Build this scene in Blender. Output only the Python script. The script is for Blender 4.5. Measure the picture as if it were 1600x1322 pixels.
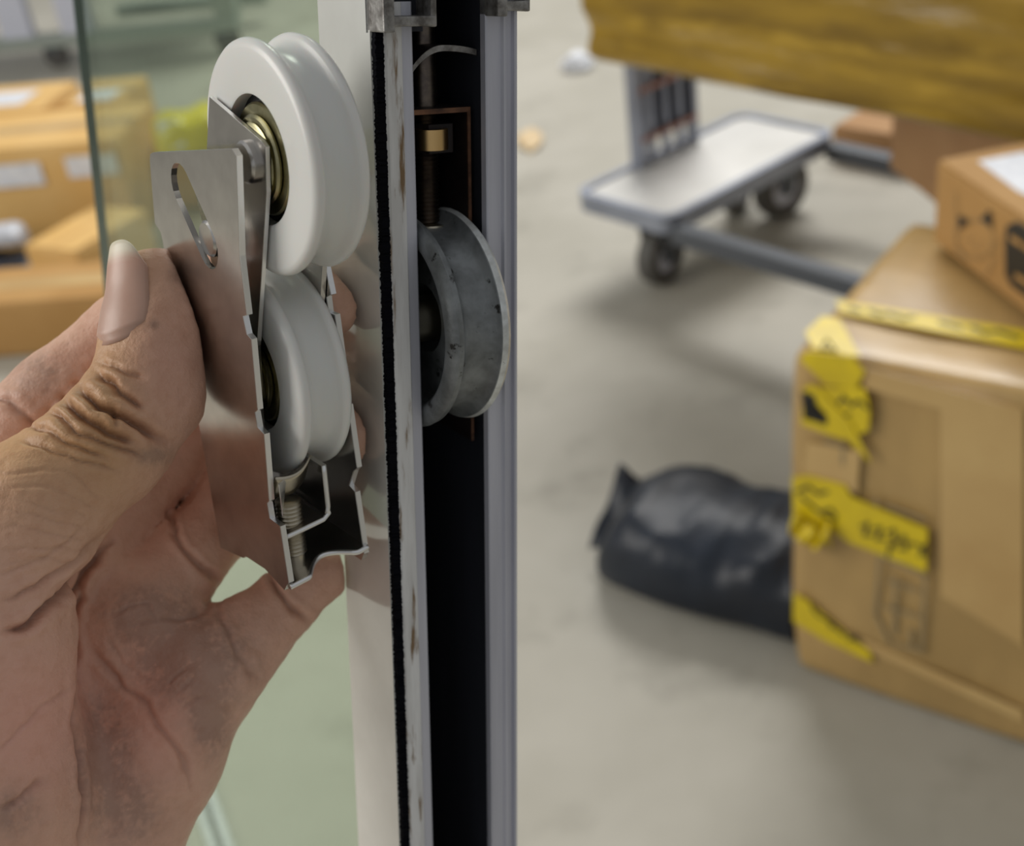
import bpy, bmesh, math, random
import numpy as np
from mathutils import Matrix, Vector

for _o in list(bpy.data.objects):
    bpy.data.objects.remove(_o)
SC = bpy.context.scene
COL = SC.collection
random.seed(4)
RNG = np.random.default_rng(7)

# ------------------------------------------------------------------ camera
FPX, CX, CY = 2000.0, 800.0, 661.0
PITCH, ROLL, CAMH = math.radians(32), math.radians(-8), 1.10
_c, _s, _cr, _sr = math.cos(PITCH), math.sin(PITCH), math.cos(ROLL), math.sin(ROLL)


def dirw(v):
    """camera axes (right, up, forward) -> world direction"""
    x, y, z = v
    x, y = x * _cr - y * _sr, x * _sr + y * _cr
    return np.array([x, y * _s + z * _c, y * _c - z * _s])


def Wm(p):
    """camera-frame millimetres -> world metres"""
    return dirw(np.asarray(p, float) * 0.001) + np.array([0, 0, CAMH])


def ground(px, py, z=0.0):
    w = dirw(((px - CX) / FPX, -(py - CY) / FPX, 1.0))
    return np.array([0, 0, CAMH]) + w * ((z - CAMH) / w[2])


cam_d = bpy.data.cameras.new('camera')
cam = bpy.data.objects.new('camera', cam_d)
COL.objects.link(cam)
_r, _u, _f = dirw((1, 0, 0)), dirw((0, 1, 0)), dirw((0, 0, 1))
cam.matrix_world = Matrix(((_r[0], _u[0], -_f[0], 0), (_r[1], _u[1], -_f[1], 0),
                           (_r[2], _u[2], -_f[2], CAMH), (0, 0, 0, 1)))
cam_d.sensor_fit = 'HORIZONTAL'
cam_d.sensor_width = 36.0
cam_d.lens = FPX / 1600.0 * 36.0
cam_d.clip_start = 0.02
cam_d.clip_end = 100
cam_d.dof.use_dof = True
cam_d.dof.focus_distance = 0.262
cam_d.dof.aperture_fstop = 15.0
SC.camera = cam

# ------------------------------------------------------------------ world, lamps, exposure
wd = bpy.data.worlds.new('warehouse_air')
SC.world = wd
wd.use_nodes = True
wd.node_tree.nodes['Background'].inputs['Color'].default_value = (0.96, 0.98, 1.0, 1)
wd.node_tree.nodes['Background'].inputs['Strength'].default_value = 0.32


def area(name, loc, target, size, power, col):
    d = bpy.data.lights.new(name, 'AREA')
    d.shape = 'RECTANGLE'
    d.size, d.size_y = size
    d.energy = power
    d.color = col
    o = bpy.data.objects.new(name, d)
    COL.objects.link(o)
    o.location = loc
    o.rotation_euler = (Vector(target) - Vector(loc)).to_track_quat('-Z', 'Y').to_euler()
    return o


area('roof_light', (1.4, 5.2, 4.4), (0.2, 1.6, 0), (3.2, 2.2), 270, (1.0, 0.98, 0.95))
area('side_opening', (-3.6, 0.6, 2.4), (0, 0.6, 0.8), (2.6, 2.2), 95, (1.0, 0.96, 0.90))
SC.view_settings.view_transform = 'Standard'
SC.view_settings.look = 'None'
SC.view_settings.gamma = 1.0
SC.view_settings.use_curve_mapping = False
SC.view_settings.exposure = 0.0

# ------------------------------------------------------------------ helpers
def S(r, g, b):
    return tuple(((x / 255.0) / 12.92 if x / 255.0 <= 0.04045 else ((x / 255.0 + 0.055) / 1.055) ** 2.4)
                 for x in (r, g, b)) + (1.0,)


def mat(name, c1, c2=None, scale=20.0, rough=0.5, metal=0.0, bump=0.0, bscale=40.0, stretch=(1, 1, 1),
        thr=(0.35, 0.65), detail=4.0, spec=0.5, sss=0.0, attr=None, rough2=None, c3=None, thr3=(0.6, 0.7),
        scale3=60.0, coat=0.0, bstretch=None, alpha=1.0):
    m = bpy.data.materials.new(name)
    m.use_nodes = True
    nt = m.node_tree
    N, L = nt.nodes, nt.links
    bs = N['Principled BSDF']
    bs.inputs['Base Color'].default_value = c1
    bs.inputs['Roughness'].default_value = rough
    bs.inputs['Metallic'].default_value = metal
    bs.inputs['Specular IOR Level'].default_value = spec
    bs.inputs['Coat Weight'].default_value = coat
    bs.inputs['Coat Roughness'].default_value = 0.08
    if sss:
        bs.inputs['Subsurface Weight'].default_value = sss
        bs.inputs['Subsurface Radius'].default_value = (0.9, 0.5, 0.35)
        bs.inputs['Subsurface Scale'].default_value = 0.003
    tc = N.new('ShaderNodeTexCoord')

    def mapped(st):
        mp = N.new('ShaderNodeMapping')
        mp.inputs['Scale'].default_value = st
        L.new(tc.outputs['Object'], mp.inputs['Vector'])
        return mp.outputs['Vector']

    def noise(vec, sc, det):
        n = N.new('ShaderNodeTexNoise')
        n.inputs['Scale'].default_value = sc
        n.inputs['Detail'].default_value = det
        n.inputs['Roughness'].default_value = 0.6
        L.new(vec, n.inputs['Vector'])
        return n.outputs['Fac']

    def ramp(fac, a, b):
        r = N.new('ShaderNodeMapRange')
        r.inputs['From Min'].default_value = a
        r.inputs['From Max'].default_value = b
        L.new(fac, r.inputs['Value'])
        return r.outputs['Result']

    def mix(fac, a, b):
        x = N.new('ShaderNodeMix')
        x.data_type = 'RGBA'
        L.new(fac, x.inputs['Factor'])
        for k, q in (('A', a), ('B', b)):
            sock = [i for i in x.inputs if i.name == k and i.type == 'RGBA'][0]
            if isinstance(q, tuple):
                sock.default_value = q
            else:
                L.new(q, sock)
        return [o for o in x.outputs if o.type == 'RGBA'][0]

    vec = mapped(stretch)
    colour = None
    if attr:
        a = N.new('ShaderNodeAttribute')
        a.attribute_name = attr
        colour = a.outputs['Color']
    if c2:
        f = ramp(noise(vec, scale, detail), *thr)
        if attr:
            mm = N.new('ShaderNodeMix')
            mm.data_type = 'RGBA'
            mm.blend_type = 'MULTIPLY'
            L.new(f, mm.inputs['Factor'])
            sa = [i for i in mm.inputs if i.type == 'RGBA']
            L.new(colour, sa[0])
            sa[1].default_value = c2
            colour = [o for o in mm.outputs if o.type == 'RGBA'][0]
        else:
            colour = mix(f, c1, c2)
        if rough2 is not None:
            r = N.new('ShaderNodeMapRange')
            r.inputs['To Min'].default_value = rough
            r.inputs['To Max'].default_value = rough2
            L.new(f, r.inputs['Value'])
            L.new(r.outputs['Result'], bs.inputs['Roughness'])
    if c3:
        f3 = ramp(noise(vec, scale3, 6.0), *thr3)
        colour = mix(f3, colour if colour is not None else c1, c3)
    if colour is not None:
        L.new(colour, bs.inputs['Base Color'])
    if bump:
        b = N.new('ShaderNodeBump')
        b.inputs['Strength'].default_value = 1.0
        b.inputs['Distance'].default_value = bump
        L.new(noise(mapped(bstretch or stretch), bscale, 5.0), b.inputs['Height'])
        L.new(b.outputs['Normal'], bs.inputs['Normal'])
    return m


def tag(o, label=None, cat=None, group=None, kind=None):
    if label:
        o['label'] = label
    if cat:
        o['category'] = cat
    if group:
        o['group'] = group
    if kind:
        o['kind'] = kind
    return o


def empty(name, M):
    o = bpy.data.objects.new(name, None)
    COL.objects.link(o)
    o.empty_display_size = 0.02
    o.matrix_world = M
    return o


def frame(O, X, Y):
    """matrix from world origin and two perpendicular world axes"""
    X = Vector(X).normalized()
    Y = Vector(Y)
    Y = (Y - X * X.dot(Y)).normalized()
    Z = X.cross(Y)
    return Matrix(((X[0], Y[0], Z[0], O[0]), (X[1], Y[1], Z[1], O[1]), (X[2], Y[2], Z[2], O[2]), (0, 0, 0, 1)))


def yawm(O, yaw, tilt=(0, 0)):
    return Matrix.Translation(Vector(O)) @ Matrix.Rotation(yaw, 4, 'Z') @ Matrix.Rotation(tilt[0], 4, 'X') @ Matrix.Rotation(tilt[1], 4, 'Y')


def mk(name, geo, m, parent=None, smooth=False, auto=None):
    if isinstance(geo, bmesh.types.BMesh):
        me = bpy.data.meshes.new(name)
        bmesh.ops.recalc_face_normals(geo, faces=geo.faces[:])
        geo.to_mesh(me)
        geo.free()
    else:
        me = bpy.data.meshes.new(name)
        me.from_pydata([tuple(v) for v in geo[0]], [], [tuple(f) for f in geo[1]])
        me.update()
    if m is not None:
        me.materials.append(m)
    if smooth or auto is not None:
        me.polygons.foreach_set('use_smooth', [True] * len(me.polygons))
    if auto is not None:
        me.set_sharp_from_angle(angle=math.radians(auto))
    o = bpy.data.objects.new(name, me)
    COL.objects.link(o)
    if parent is not None:
        o.parent = parent
    return o


def link_copy(src, parent=None):
    c = src.copy()
    COL.objects.link(c)
    c.parent = parent
    return c


def copy_tree(src, parent=None):
    c = link_copy(src, parent)
    for ch in src.children:
        copy_tree(ch, c)
    return c


def bm_box(x0, x1, y0, y1, z0, z1, bev=0.0, seg=2, bm=None):
    own = bm is None
    if own:
        bm = bmesh.new()
    r = bmesh.ops.create_cube(bm, size=1.0)
    for v in r['verts']:
        v.co = Vector((x0 + (v.co.x + .5) * (x1 - x0), y0 + (v.co.y + .5) * (y1 - y0), z0 + (v.co.z + .5) * (z1 - z0)))
    if bev:
        es = list({e for v in r['verts'] for e in v.link_edges})
        bmesh.ops.bevel(bm, geom=es, offset=bev, segments=seg, affect='EDGES', profile=0.6)
    return bm


def lathe(profile, seg=96, axis='Y', c=(0, 0, 0), close=True):
    """profile list of (a, r): a along axis"""
    vs, fs = [], []
    n = len(profile)
    for i in range(seg):
        t = 2 * math.pi * i / seg
        for a, r in profile:
            p, q = r * math.cos(t), r * math.sin(t)
            if axis == 'Y':
                vs.append((c[0] + p, c[1] + a, c[2] + q))
            elif axis == 'X':
                vs.append((c[0] + a, c[1] + p, c[2] + q))
            else:
                vs.append((c[0] + p, c[1] + q, c[2] + a))
    for i in range(seg):
        j = (i + 1) % seg
        for k in range(n if close else n - 1):
            k2 = (k + 1) % n
            fs.append((i * n + k, i * n + k2, j * n + k2, j * n + k))
    bm = bmesh.new()
    bv = [bm.verts.new(v) for v in vs]
    for f in fs:
        try:
            bm.faces.new([bv[i] for i in f])
        except ValueError:
            pass
    bmesh.ops.remove_doubles(bm, verts=bm.verts[:], dist=1e-7)
    return bm


def tube(pts, r, seg=10, bm=None):
    own = bm is None
    if own:
        bm = bmesh.new()
    P = [Vector(p) for p in pts]
    rings = []
    for i, p in enumerate(P):
        d = (P[min(i + 1, len(P) - 1)] - P[max(i - 1, 0)]).normalized()
        a = d.orthogonal().normalized() if i == 0 else (rings_a - d * d.dot(rings_a)).normalized()
        rings_a = a
        b = d.cross(a)
        rr = r[i] if isinstance(r, (list, tuple)) else r
        rings.append([bm.verts.new(p + (a * math.cos(2 * math.pi * k / seg) + b * math.sin(2 * math.pi * k / seg)) * rr) for k in range(seg)])
    for i in range(len(P) - 1):
        for k in range(seg):
            bm.faces.new((rings[i][k], rings[i][(k + 1) % seg], rings[i + 1][(k + 1) % seg], rings[i + 1][k]))
    bm.faces.new(rings[0][::-1])
    bm.faces.new(rings[-1])
    return bm


def plate(outer, holes, t0, t1, mapf):
    """flat sheet with holes: 2-D loops, extruded between t0 and t1; mapf(a,b,t)->local xyz"""
    bm = bmesh.new()
    es = []
    for loop in [outer] + holes:
        vv = [bm.verts.new((a, b, 0)) for a, b in loop]
        es += [bm.edges.new((vv[i], vv[(i + 1) % len(vv)])) for i in range(len(vv))]
    bmesh.ops.triangle_fill(bm, use_beauty=True, edges=es)
    r = bmesh.ops.extrude_face_region(bm, geom=bm.faces[:])
    up = {v for v in r['geom'] if isinstance(v, bmesh.types.BMVert)}
    for v in bm.verts:
        a, b = v.co.x, v.co.y
        v.co = Vector(mapf(a, b, t1 if v in up else t0))
    return bm


def extrude_loop(loop, x0, x1, nseg=1):
    """closed (y,z) loop extruded along local x"""
    bm = bmesh.new()
    rings = []
    for k in range(nseg + 1):
        x = x0 + (x1 - x0) * k / nseg
        rings.append([bm.verts.new((x, y, z)) for y, z in loop])
    n = len(loop)
    for k in range(nseg):
        for i in range(n):
            bm.faces.new((rings[k][i], rings[k][(i + 1) % n], rings[k + 1][(i + 1) % n], rings[k + 1][i]))
    for rg in (rings[0], rings[-1]):
        f = bm.faces.new(rg)
    bmesh.ops.triangulate(bm, faces=[f for f in bm.faces if len(f.verts) > 4])
    return bm


def capsule2(p, q, r, n=10):
    p, q = np.array(p), np.array(q)
    d = q - p
    a0 = math.atan2(d[1], d[0])
    out = []
    for c, st in ((q, a0 - math.pi / 2), (p, a0 + math.pi / 2)):
        for k in range(n + 1):
            a = st + math.pi * k / n
            out.append((c[0] + r * math.cos(a), c[1] + r * math.sin(a)))
    return out


def ribbon(strokes, w, mapf, t=0.0004):
    """print strokes: 2-D polylines of width w lifted t off a surface by mapf(a,b,t)"""
    bm = bmesh.new()
    for st in strokes:
        for (a, b), (c, d) in zip(st[:-1], st[1:]):
            L = math.hypot(c - a, d - b) or 1e-6
            ex, ey = (c - a) / L * w * .5, (d - b) / L * w * .5
            q = [(a - ex + ey, b - ey - ex), (c + ex + ey, d + ey - ex), (c + ex - ey, d + ey + ex), (a - ex - ey, b - ey + ex)]
            lo = [bm.verts.new(mapf(x, y, 0)) for x, y in q]
            hi = [bm.verts.new(mapf(x, y, t)) for x, y in q]
            bm.faces.new(hi)
            bm.faces.new(lo[::-1])
            for i in range(4):
                bm.faces.new((lo[i], lo[(i + 1) % 4], hi[(i + 1) % 4], hi[i]))
    return bm


def sheet(nu, nv, fn, thick=0.0):
    """grid surface fn(s,t)->xyz with s,t in 0..1; solid when thick is given (fn takes third offset)"""
    bm = bmesh.new()

    def grid(off):
        return [[bm.verts.new(fn(i / nu, j / nv, off)) for j in range(nv + 1)] for i in range(nu + 1)]
    g = grid(thick)
    for i in range(nu):
        for j in range(nv):
            bm.faces.new((g[i][j], g[i + 1][j], g[i + 1][j + 1], g[i][j + 1]))
    if thick:
        b = grid(0.0)
        for i in range(nu):
            for j in range(nv):
                bm.faces.new((b[i][j], b[i][j + 1], b[i + 1][j + 1], b[i + 1][j]))
        for i in range(nu):
            bm.faces.new((g[i][0], b[i][0], b[i + 1][0], g[i + 1][0]))
            bm.faces.new((g[i][nv], g[i + 1][nv], b[i + 1][nv], b[i][nv]))
        for j in range(nv):
            bm.faces.new((g[0][j], g[0][j + 1], b[0][j + 1], b[0][j]))
            bm.faces.new((g[nu][j], b[nu][j], b[nu][j + 1], g[nu][j + 1]))
    return bm


# ------------------------------------------------------------------ materials
M = {}
M['floor'] = mat('concrete', S(164, 160, 147), S(180, 176, 164), 2.2, 0.55, bump=0.0008, bscale=30, c3=S(142, 138, 126), thr3=(0.55, 0.75), scale3=5.0, spec=0.35)
M['nylon'] = mat('white_nylon', S(226, 226, 222), rough=0.28, sss=0.25, spec=0.5, bump=0.00003, bscale=200)
M['zinc'] = mat('zinc_plated_steel', (0.62, 0.60, 0.57, 1), (0.52, 0.50, 0.48, 1), 120, 0.24, 1.0, bump=0.00002, bscale=500)
M['cut'] = mat('bright_cut_steel', (0.85, 0.85, 0.85, 1), rough=0.3, metal=1.0)
M['brass'] = mat('yellow_zinc', (0.42, 0.39, 0.23, 1), (0.30, 0.28, 0.16, 1), 300, 0.28, 1.0)
M['screw'] = mat('steel_thread', (0.55, 0.50, 0.40, 1), rough=0.3, metal=1.0)
M['dark'] = mat('dark_rubber', S(22, 22, 26), rough=0.6)
M['white_alu'] = mat('white_powder_coat', S(230, 231, 226), S(218, 218, 213), 30, 0.07, 0.0, spec=1.0, coat=1.0, c3=S(120, 116, 105), thr3=(0.74, 0.78), scale3=260)
M['rim'] = mat('scratched_white_paint', S(232, 232, 232), S(206, 205, 204), 160, 0.4, 0.0, stretch=(0.12, 1, 1), c3=S(126, 100, 70), thr3=(0.55, 0.64), scale3=300, bump=0.0002, bscale=200, thr=(.4, .6))
M['rim2'] = mat('grey_anodised', S(202, 203, 214), S(186, 187, 198), 200, 0.35, 0.2, stretch=(0.05, 1, 1))
M['bare'] = mat('bare_aluminium', S(160, 158, 155), S(96, 92, 88), 300, 0.4, 0.4, bump=0.0003, bscale=300)
M['pile'] = mat('black_brush_pile', S(14, 14, 20), rough=0.95, spec=0.1)
M['inner'] = mat('shaded_inside', S(46, 48, 56), S(34, 36, 42), 60, 0.5, 0.0, stretch=(.1, 1, 1), spec=.3)  # shade inside the rail and stile put into a dark colour
M['rust'] = mat('rusty_steel', S(128, 92, 70), S(70, 52, 44), 200, 0.45, 0.7)
M['rust_shade'] = mat('shaded_rusty_steel', S(44, 34, 32), S(30, 26, 28), 200, 0.5, 0.3)  # rusty steel darkened to paint in the shade inside the rail
M['oldscrew'] = mat('shaded_thread', (0.22, 0.18, 0.14, 1), (0.12, 0.10, 0.09, 1), 300, 0.35, 1.0)  # steel thread darkened for the shade inside the rail
M['oldwheel'] = mat('worn_grey_metal', S(142, 146, 148), S(104, 107, 108), 120, 0.42, 0.35, c3=S(44, 42, 40), thr3=(0.62, 0.68), scale3=260, bump=0.00025, bscale=180)
M['oldrim'] = mat('worn_lit_rim', S(232, 236, 236), S(200, 202, 200), 300, 0.38, 0.4, c3=S(60, 56, 52), thr3=(0.66, 0.72), scale3=400, bump=0.0003, bscale=260)  # worn speckles are real; paler tone paints light caught on the flange
M['edge_glass'] = mat('glass_edge', S(70, 98, 92), rough=0.2)
M['card'] = mat('kraft_card', S(186, 146, 92), S(176, 135, 82), 6, 0.7, spec=.2, bump=.0006, bscale=14)
M['card2'] = mat('amber_card', S(222, 184, 120), S(214, 172, 104), 5, 0.6, spec=.3)
M['card3'] = mat('brown_card', S(178, 140, 100), S(166, 128, 90), 6, 0.7, spec=.2)
M['wrapcard'] = mat('taped_card', S(182, 150, 96), S(168, 138, 88), 9, 0.3, spec=.45, stretch=(1, 1, .35), thr=(.4, .6), bump=.0012, bscale=16, bstretch=(1, 1, .3))
M['cleartape'] = mat('clear_tape_over_card', S(188, 154, 100), S(200, 168, 112), 7, 0.22, spec=.5)
M['ytape'] = mat('yellow_tape', S(222, 196, 26), S(204, 178, 30), 30, 0.3, spec=.5)
M['ink'] = mat('black_ink', S(40, 38, 34), rough=0.5)
M['faint'] = mat('faded_grey_print', S(150, 132, 98), rough=0.5)
M['paper'] = mat('label_paper', S(228, 230, 234), S(206, 210, 218), 60, 0.5)
M['mustard'] = mat('mustard_tape_wrap', S(170, 136, 36), S(126, 98, 22), 4, 0.3, spec=.5, stretch=(1, 1, 6), bump=.006, bscale=5, bstretch=(1, 1, 4), c3=S(194, 158, 54), thr3=(.55, .7), scale3=5)
M['blackbag'] = mat('black_plastic', S(30, 38, 50), S(24, 29, 38), 8, 0.42, spec=.4, bump=.004, bscale=12)
M['deck'] = mat('grey_deck', S(222, 221, 217), S(206, 205, 200), 6, 0.4, .2)
M['frame'] = mat('blue_grey_steel', S(158, 164, 178), S(140, 146, 160), 9, 0.35, .5)
M['darkbar'] = mat('dark_grey_steel', S(88, 92, 98), rough=.45, metal=.3)
M['tyre'] = mat('grey_rubber', S(86, 84, 80), rough=.6)
M['navy'] = mat('navy_panel', S(36, 38, 56), rough=.5)
M['rodred'] = mat('red_brown_rod', S(168, 118, 98), rough=.5)
M['yellowbag'] = mat('yellow_poly', S(222, 206, 40), S(200, 184, 40), 9, 0.3, bump=.006, bscale=9)
M['greybag'] = mat('grey_poly', S(196, 200, 208), rough=.3, bump=.006, bscale=9)
M['whitepost'] = mat('pale_blue_post', S(205, 208, 222), rough=.4)
M['greenish'] = mat('grey_green_steel', S(150, 158, 150), rough=.4)
M['skin'] = mat('skin', S(170, 120, 92), (0.90, 0.84, 0.80, 1), 300, 0.42, spec=.4, sss=0.12, attr='Col', bump=0.0003, bscale=800, thr=(.45, .8))
M['nail'] = mat('finger_nail', S(205, 165, 148), (0.94, 0.9, 0.88, 1), 60, 0.38, spec=.5, sss=.2, attr='Col', bump=.00003, bscale=400, bstretch=(1, 1, 1))


def glass_mat():
    m = bpy.data.materials.new('green_tinted_glass')
    m.use_nodes = True
    nt = m.node_tree
    N, L = nt.nodes, nt.links
    N.remove(N['Principled BSDF'])
    tr = N.new('ShaderNodeBsdfTransparent')
    tr.inputs['Color'].default_value = (0.84, 0.90, 0.835, 1)
    gl = N.new('ShaderNodeBsdfGlossy')
    gl.inputs['Roughness'].default_value = 0.02
    gl.inputs['Color'].default_value = (0.9, 1.0, 0.93, 1)
    fr = N.new('ShaderNodeFresnel')
    geo = N.new('ShaderNodeNewGeometry')
    mr = N.new('ShaderNodeMapRange')
    mr.inputs['To Min'].default_value = 1.36
    mr.inputs['To Max'].default_value = 1 / 1.36
    L.new(geo.outputs['Backfacing'], mr.inputs['Value'])
    L.new(mr.outputs['Result'], fr.inputs['IOR'])
    mx = N.new('ShaderNodeMixShader')
    L.new(fr.outputs[0], mx.inputs[0])
    L.new(tr.outputs[0], mx.inputs[1])
    L.new(gl.outputs[0], mx.inputs[2])
    L.new(mx.outputs[0], N['Material Output'].inputs['Surface'])
    return m


M['glass'] = glass_mat()

# ------------------------------------------------------------------ the setting
tag(mk('floor', bm_box(-30, 30, -20, 45, -0.1, 0.0), M['floor']), 'smooth pale concrete warehouse floor with faint stains', kind='structure')

# ------------------------------------------------------------------ sliding door: rail, glass, stile
uR = np.array([(808 - CX) / FPX, -(6400 - CY) / FPX, 1.0])
uR /= np.linalg.norm(uR)
_a = math.radians(34)
wR = np.array([-math.sin(_a), 0, math.cos(_a)])
wR[1] = -(wR[0] * uR[0] + wR[2] * uR[2]) / uR[1]
wR /= np.linalg.norm(wR)
pR = np.cross(wR, uR)
pR *= np.sign(pR[0]) / np.linalg.norm(pR)
RS = 0.875          # section scale
ZR = 320.0 * RS
OR = np.array([(606 - CX) / FPX * ZR, 0.0, ZR])
MR = frame(Wm(OR), dirw(uR), dirw(pR))       # local x down the rail, y across, z toward the opening
mmf = 0.001
MRS = MR @ Matrix.Diagonal((RS, 1.088 * RS, RS, 1))


def mml(loop):
    return [(a * mmf, b * mmf) for a, b in loop]


door = empty('sliding_door', MRS)
tag(door, 'sliding glass door panel with white aluminium rail standing open edge on', 'door', kind='thing')
GL = 308.0           # pane width
U0 = -0.30
U1 = (0.003 - (MRS @ Vector((0, 0, -GL * mmf))).z) / (MRS.to_3x3() @ Vector((1, 0, 0))).z   # far corner stands on the floor
WF = 30.0
WI = 42.5
# left wall: white outer face, right wall, web at the back
left = [(0, -WF), (0, -1.5), (2.0, -1.5), (2.0, -3.5), (9.4, -3.5), (9.4, -WF + 3), (8, -WF + 3), (8, -5.5), (1.6, -5.5), (1.6, -WF)]
mk('rail_outer_wall', extrude_loop(mml([(0, -WF), (0, -2.2), (1.6, -2.2), (1.6, -WF)]), U0, U1), M['white_alu'], door)
mk('rail_inner_wall', extrude_loop(mml([(8.4, -WI), (8.4, -3.5), (9.4, -3.5), (9.4, -WI)]), U0, U1), M['inner'], door)
mk('rail_rim', extrude_loop(mml([(2.3, -3.0), (2.3, -0.4), (2.8, 0), (6.3, 0), (6.7, -0.5), (6.7, -3.0)]), -0.1, U1), M['rim'], door)
mk('rail_lip', extrude_loop(mml([(6.7, -4.2), (6.7, -1.0), (9.2, -1.0), (9.6, -1.4), (9.6, -4.2)]), -0.1, U1), M['rim2'], door)
r1 = [(27.4, -WF), (27.4, -0.8), (27.7, -0.5), (31.2, -0.5), (31.6, 0.3), (32.2, 0.3), (32.6, -1.2), (34.4, -1.2), (34.7, -0.2), (35.4, -0.2), (35.4, -WF)]
mk('rail_far_rim', extrude_loop(mml([(27.4, -3)] + r1[1:-1] + [(35.4, -3)]), U0, U1), M['rim2'], door)
mk('rail_far_wall', extrude_loop(mml([(27.6, -WI), (27.6, -3), (35.3, -3), (35.3, -WI)]), U0, U1), M['inner'], door)
mk('rail_web', extrude_loop(mml([(9.4, -WI), (9.4, -WI + 1), (27.6, -WI + 1), (27.6, -WI)]), U0, U1), M['inner'], door)
# brush pile along the left rim: ragged black strip
bm = bmesh.new()
nT = 3600
prev = None
for i in range(nT + 1):
    x = -0.1 + (U1 + 0.118) * i / nT
    zo = (-0.4 + RNG.uniform(-0.35, 0.35)) * mmf
    yo = (0.35 + RNG.uniform(-0.22, 0.22)) * mmf
    cur = [bm.verts.new((x, yo, -2.2 * mmf)), bm.verts.new((x, yo, zo)), bm.verts.new((x, 2.2 * mmf, zo + .2 * mmf)), bm.verts.new((x, 2.2 * mmf, -3.2 * mmf))]
    if prev:
        for k in range(3):
            bm.faces.new((prev[k], prev[k + 1], cur[k + 1], cur[k]))
    prev = cur
mk('brush_strip', bm, M['pile'], door)
# glass pane set in the back of the rail
gp = mk('glass_pane', extrude_loop(mml([(12.5, -GL), (12.5, -WI), (16, -WI), (16, -GL)]), U0, U1), M['glass'], door)
mk('glass_edge', extrude_loop(mml([(12.4, -GL - .8), (12.4, -GL), (16.1, -GL), (16.1, -GL - .8)]), U0, U1), M['edge_glass'], door)
# stile ends closing the top of the rail
def stile(y0, y1, xe):
    b = mk('stile_end', bm_box(-.26, xe + .0002, y0 * mmf, y1 * mmf, -.004, -.003), M['inner'], door)  # dark panel stands in for the shade inside the stile
    mk('stile_lip', bm_box(-.26, xe, y0 * mmf, (y0 + 2.6) * mmf, -.0035, .005, .0004), M['bare'], b)
    mk('stile_lip', bm_box(-.26, xe - .001, (y1 - 1.5) * mmf, y1 * mmf, -.0035, .004, .0004), M['bare'], b)
    mk('stile_lip', bm_box(xe - .0035, xe - .0012, (y0 + 2.0) * mmf, (y1 - .4) * mmf, -.0035, .0045, .0004), M['bare'], b)


stile(0.0, 13.0, -.0935)
stile(27.4, 36.4, -.0965)
mk('stile_web', extrude_loop(mml([(13.0, -7), (13.0, -5.6), (27.4, -5.6), (27.4, -7)]), -0.26, -0.103), M['inner'], door)

# ------------------------------------------------------------------ old roller inside the rail
WR = 27.6     # wheel radius mm
oldr = empty('old_roller', MRS)
tag(oldr, 'worn grey metal roller with rusty bracket seated inside the door rail', 'roller')


def bpR(px, py, y):
    """rail-local (x,z) mm of a pixel on the plane at local y"""
    d = np.array([(px - CX) / FPX, -(py - CY) / FPX, 1.0])
    P = d * ((pR @ OR + y * pR[1] * 0 + y) / (pR @ d))
    q = P - OR
    return q @ uR, -(q @ wR)


wx, wz = -21.8, -12.5
prof = [(4.5, 9), (4.5, WR - 7.5), (-1.2, WR - 5.5), (-1.9, WR - 4.5), (-1.9, WR - 3), (-1.6, WR - 0.9), (-.6, WR), (.9, WR - .4), (1.9, WR - 2.6), (3.4, WR - 3.6), (8.2, WR - 3.6), (9.8, WR - 2.6), (10.7, WR - .4), (12.2, WR), (13.2, WR - .9), (13.6, WR - 3), (13.6, 9)]
ow = mk('wheel', lathe([(a * mmf, r * mmf) for a, r in prof], 128, 'Y', (wx * mmf, 11.9 * mmf, wz * mmf)), M['oldwheel'], oldr, auto=50)
rimp = [(10.9, WR - .25), (12.2, WR + .12), (13.25, WR - .8), (13.7, WR - 2.6), (13.6, WR - 3.0), (11.0, WR - 1.5)]
mk('wheel_rim', lathe([(a * mmf, r * mmf) for a, r in rimp], 128, 'Y', (wx * mmf, 11.9 * mmf, wz * mmf)), M['oldrim'], ow, auto=50)
mk('axle', lathe([(-1.0 * mmf, 0.0001), (-1.0 * mmf, 6 * mmf), (14.5 * mmf, 6 * mmf), (14.5 * mmf, .0001)], 32, 'Y', (wx * mmf, 11.0 * mmf, wz * mmf), close=False), M['screw'], oldr, auto=40)
# bracket straps
def strap(x0, x1, y0, y1, z):
    return bm_box(x0 * mmf, x1 * mmf, y0 * mmf, y1 * mmf, (z - 20) * mmf, z * mmf, .0003)


def edge(x0, x1, y0, y1, z):  # front edge glint, painted as a strip lighter than the strap
    return bm_box(x0 * mmf, x1 * mmf, y0 * mmf, y1 * mmf, (z - .2) * mmf, (z + .25) * mmf)


obk = mk('bracket', strap(-74, 12, 25.4, 26.2, -6), M['rust_shade'], oldr)
mk('edge_glint', edge(-74, 12, 25.4, 26.2, -6), M['rust'], obk)
obb = mk('bracket_bridge', strap(-75.2, -74, 10.6, 26.2, -6), M['rust_shade'], oldr)
mk('edge_glint', edge(-75.2, -74, 10.6, 26.2, -6), M['rust'], obb)
def archu(s):
    return -90 + 5 * (2 * s - 1) ** 2 * (1.2 if s < .5 else .25)


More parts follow.
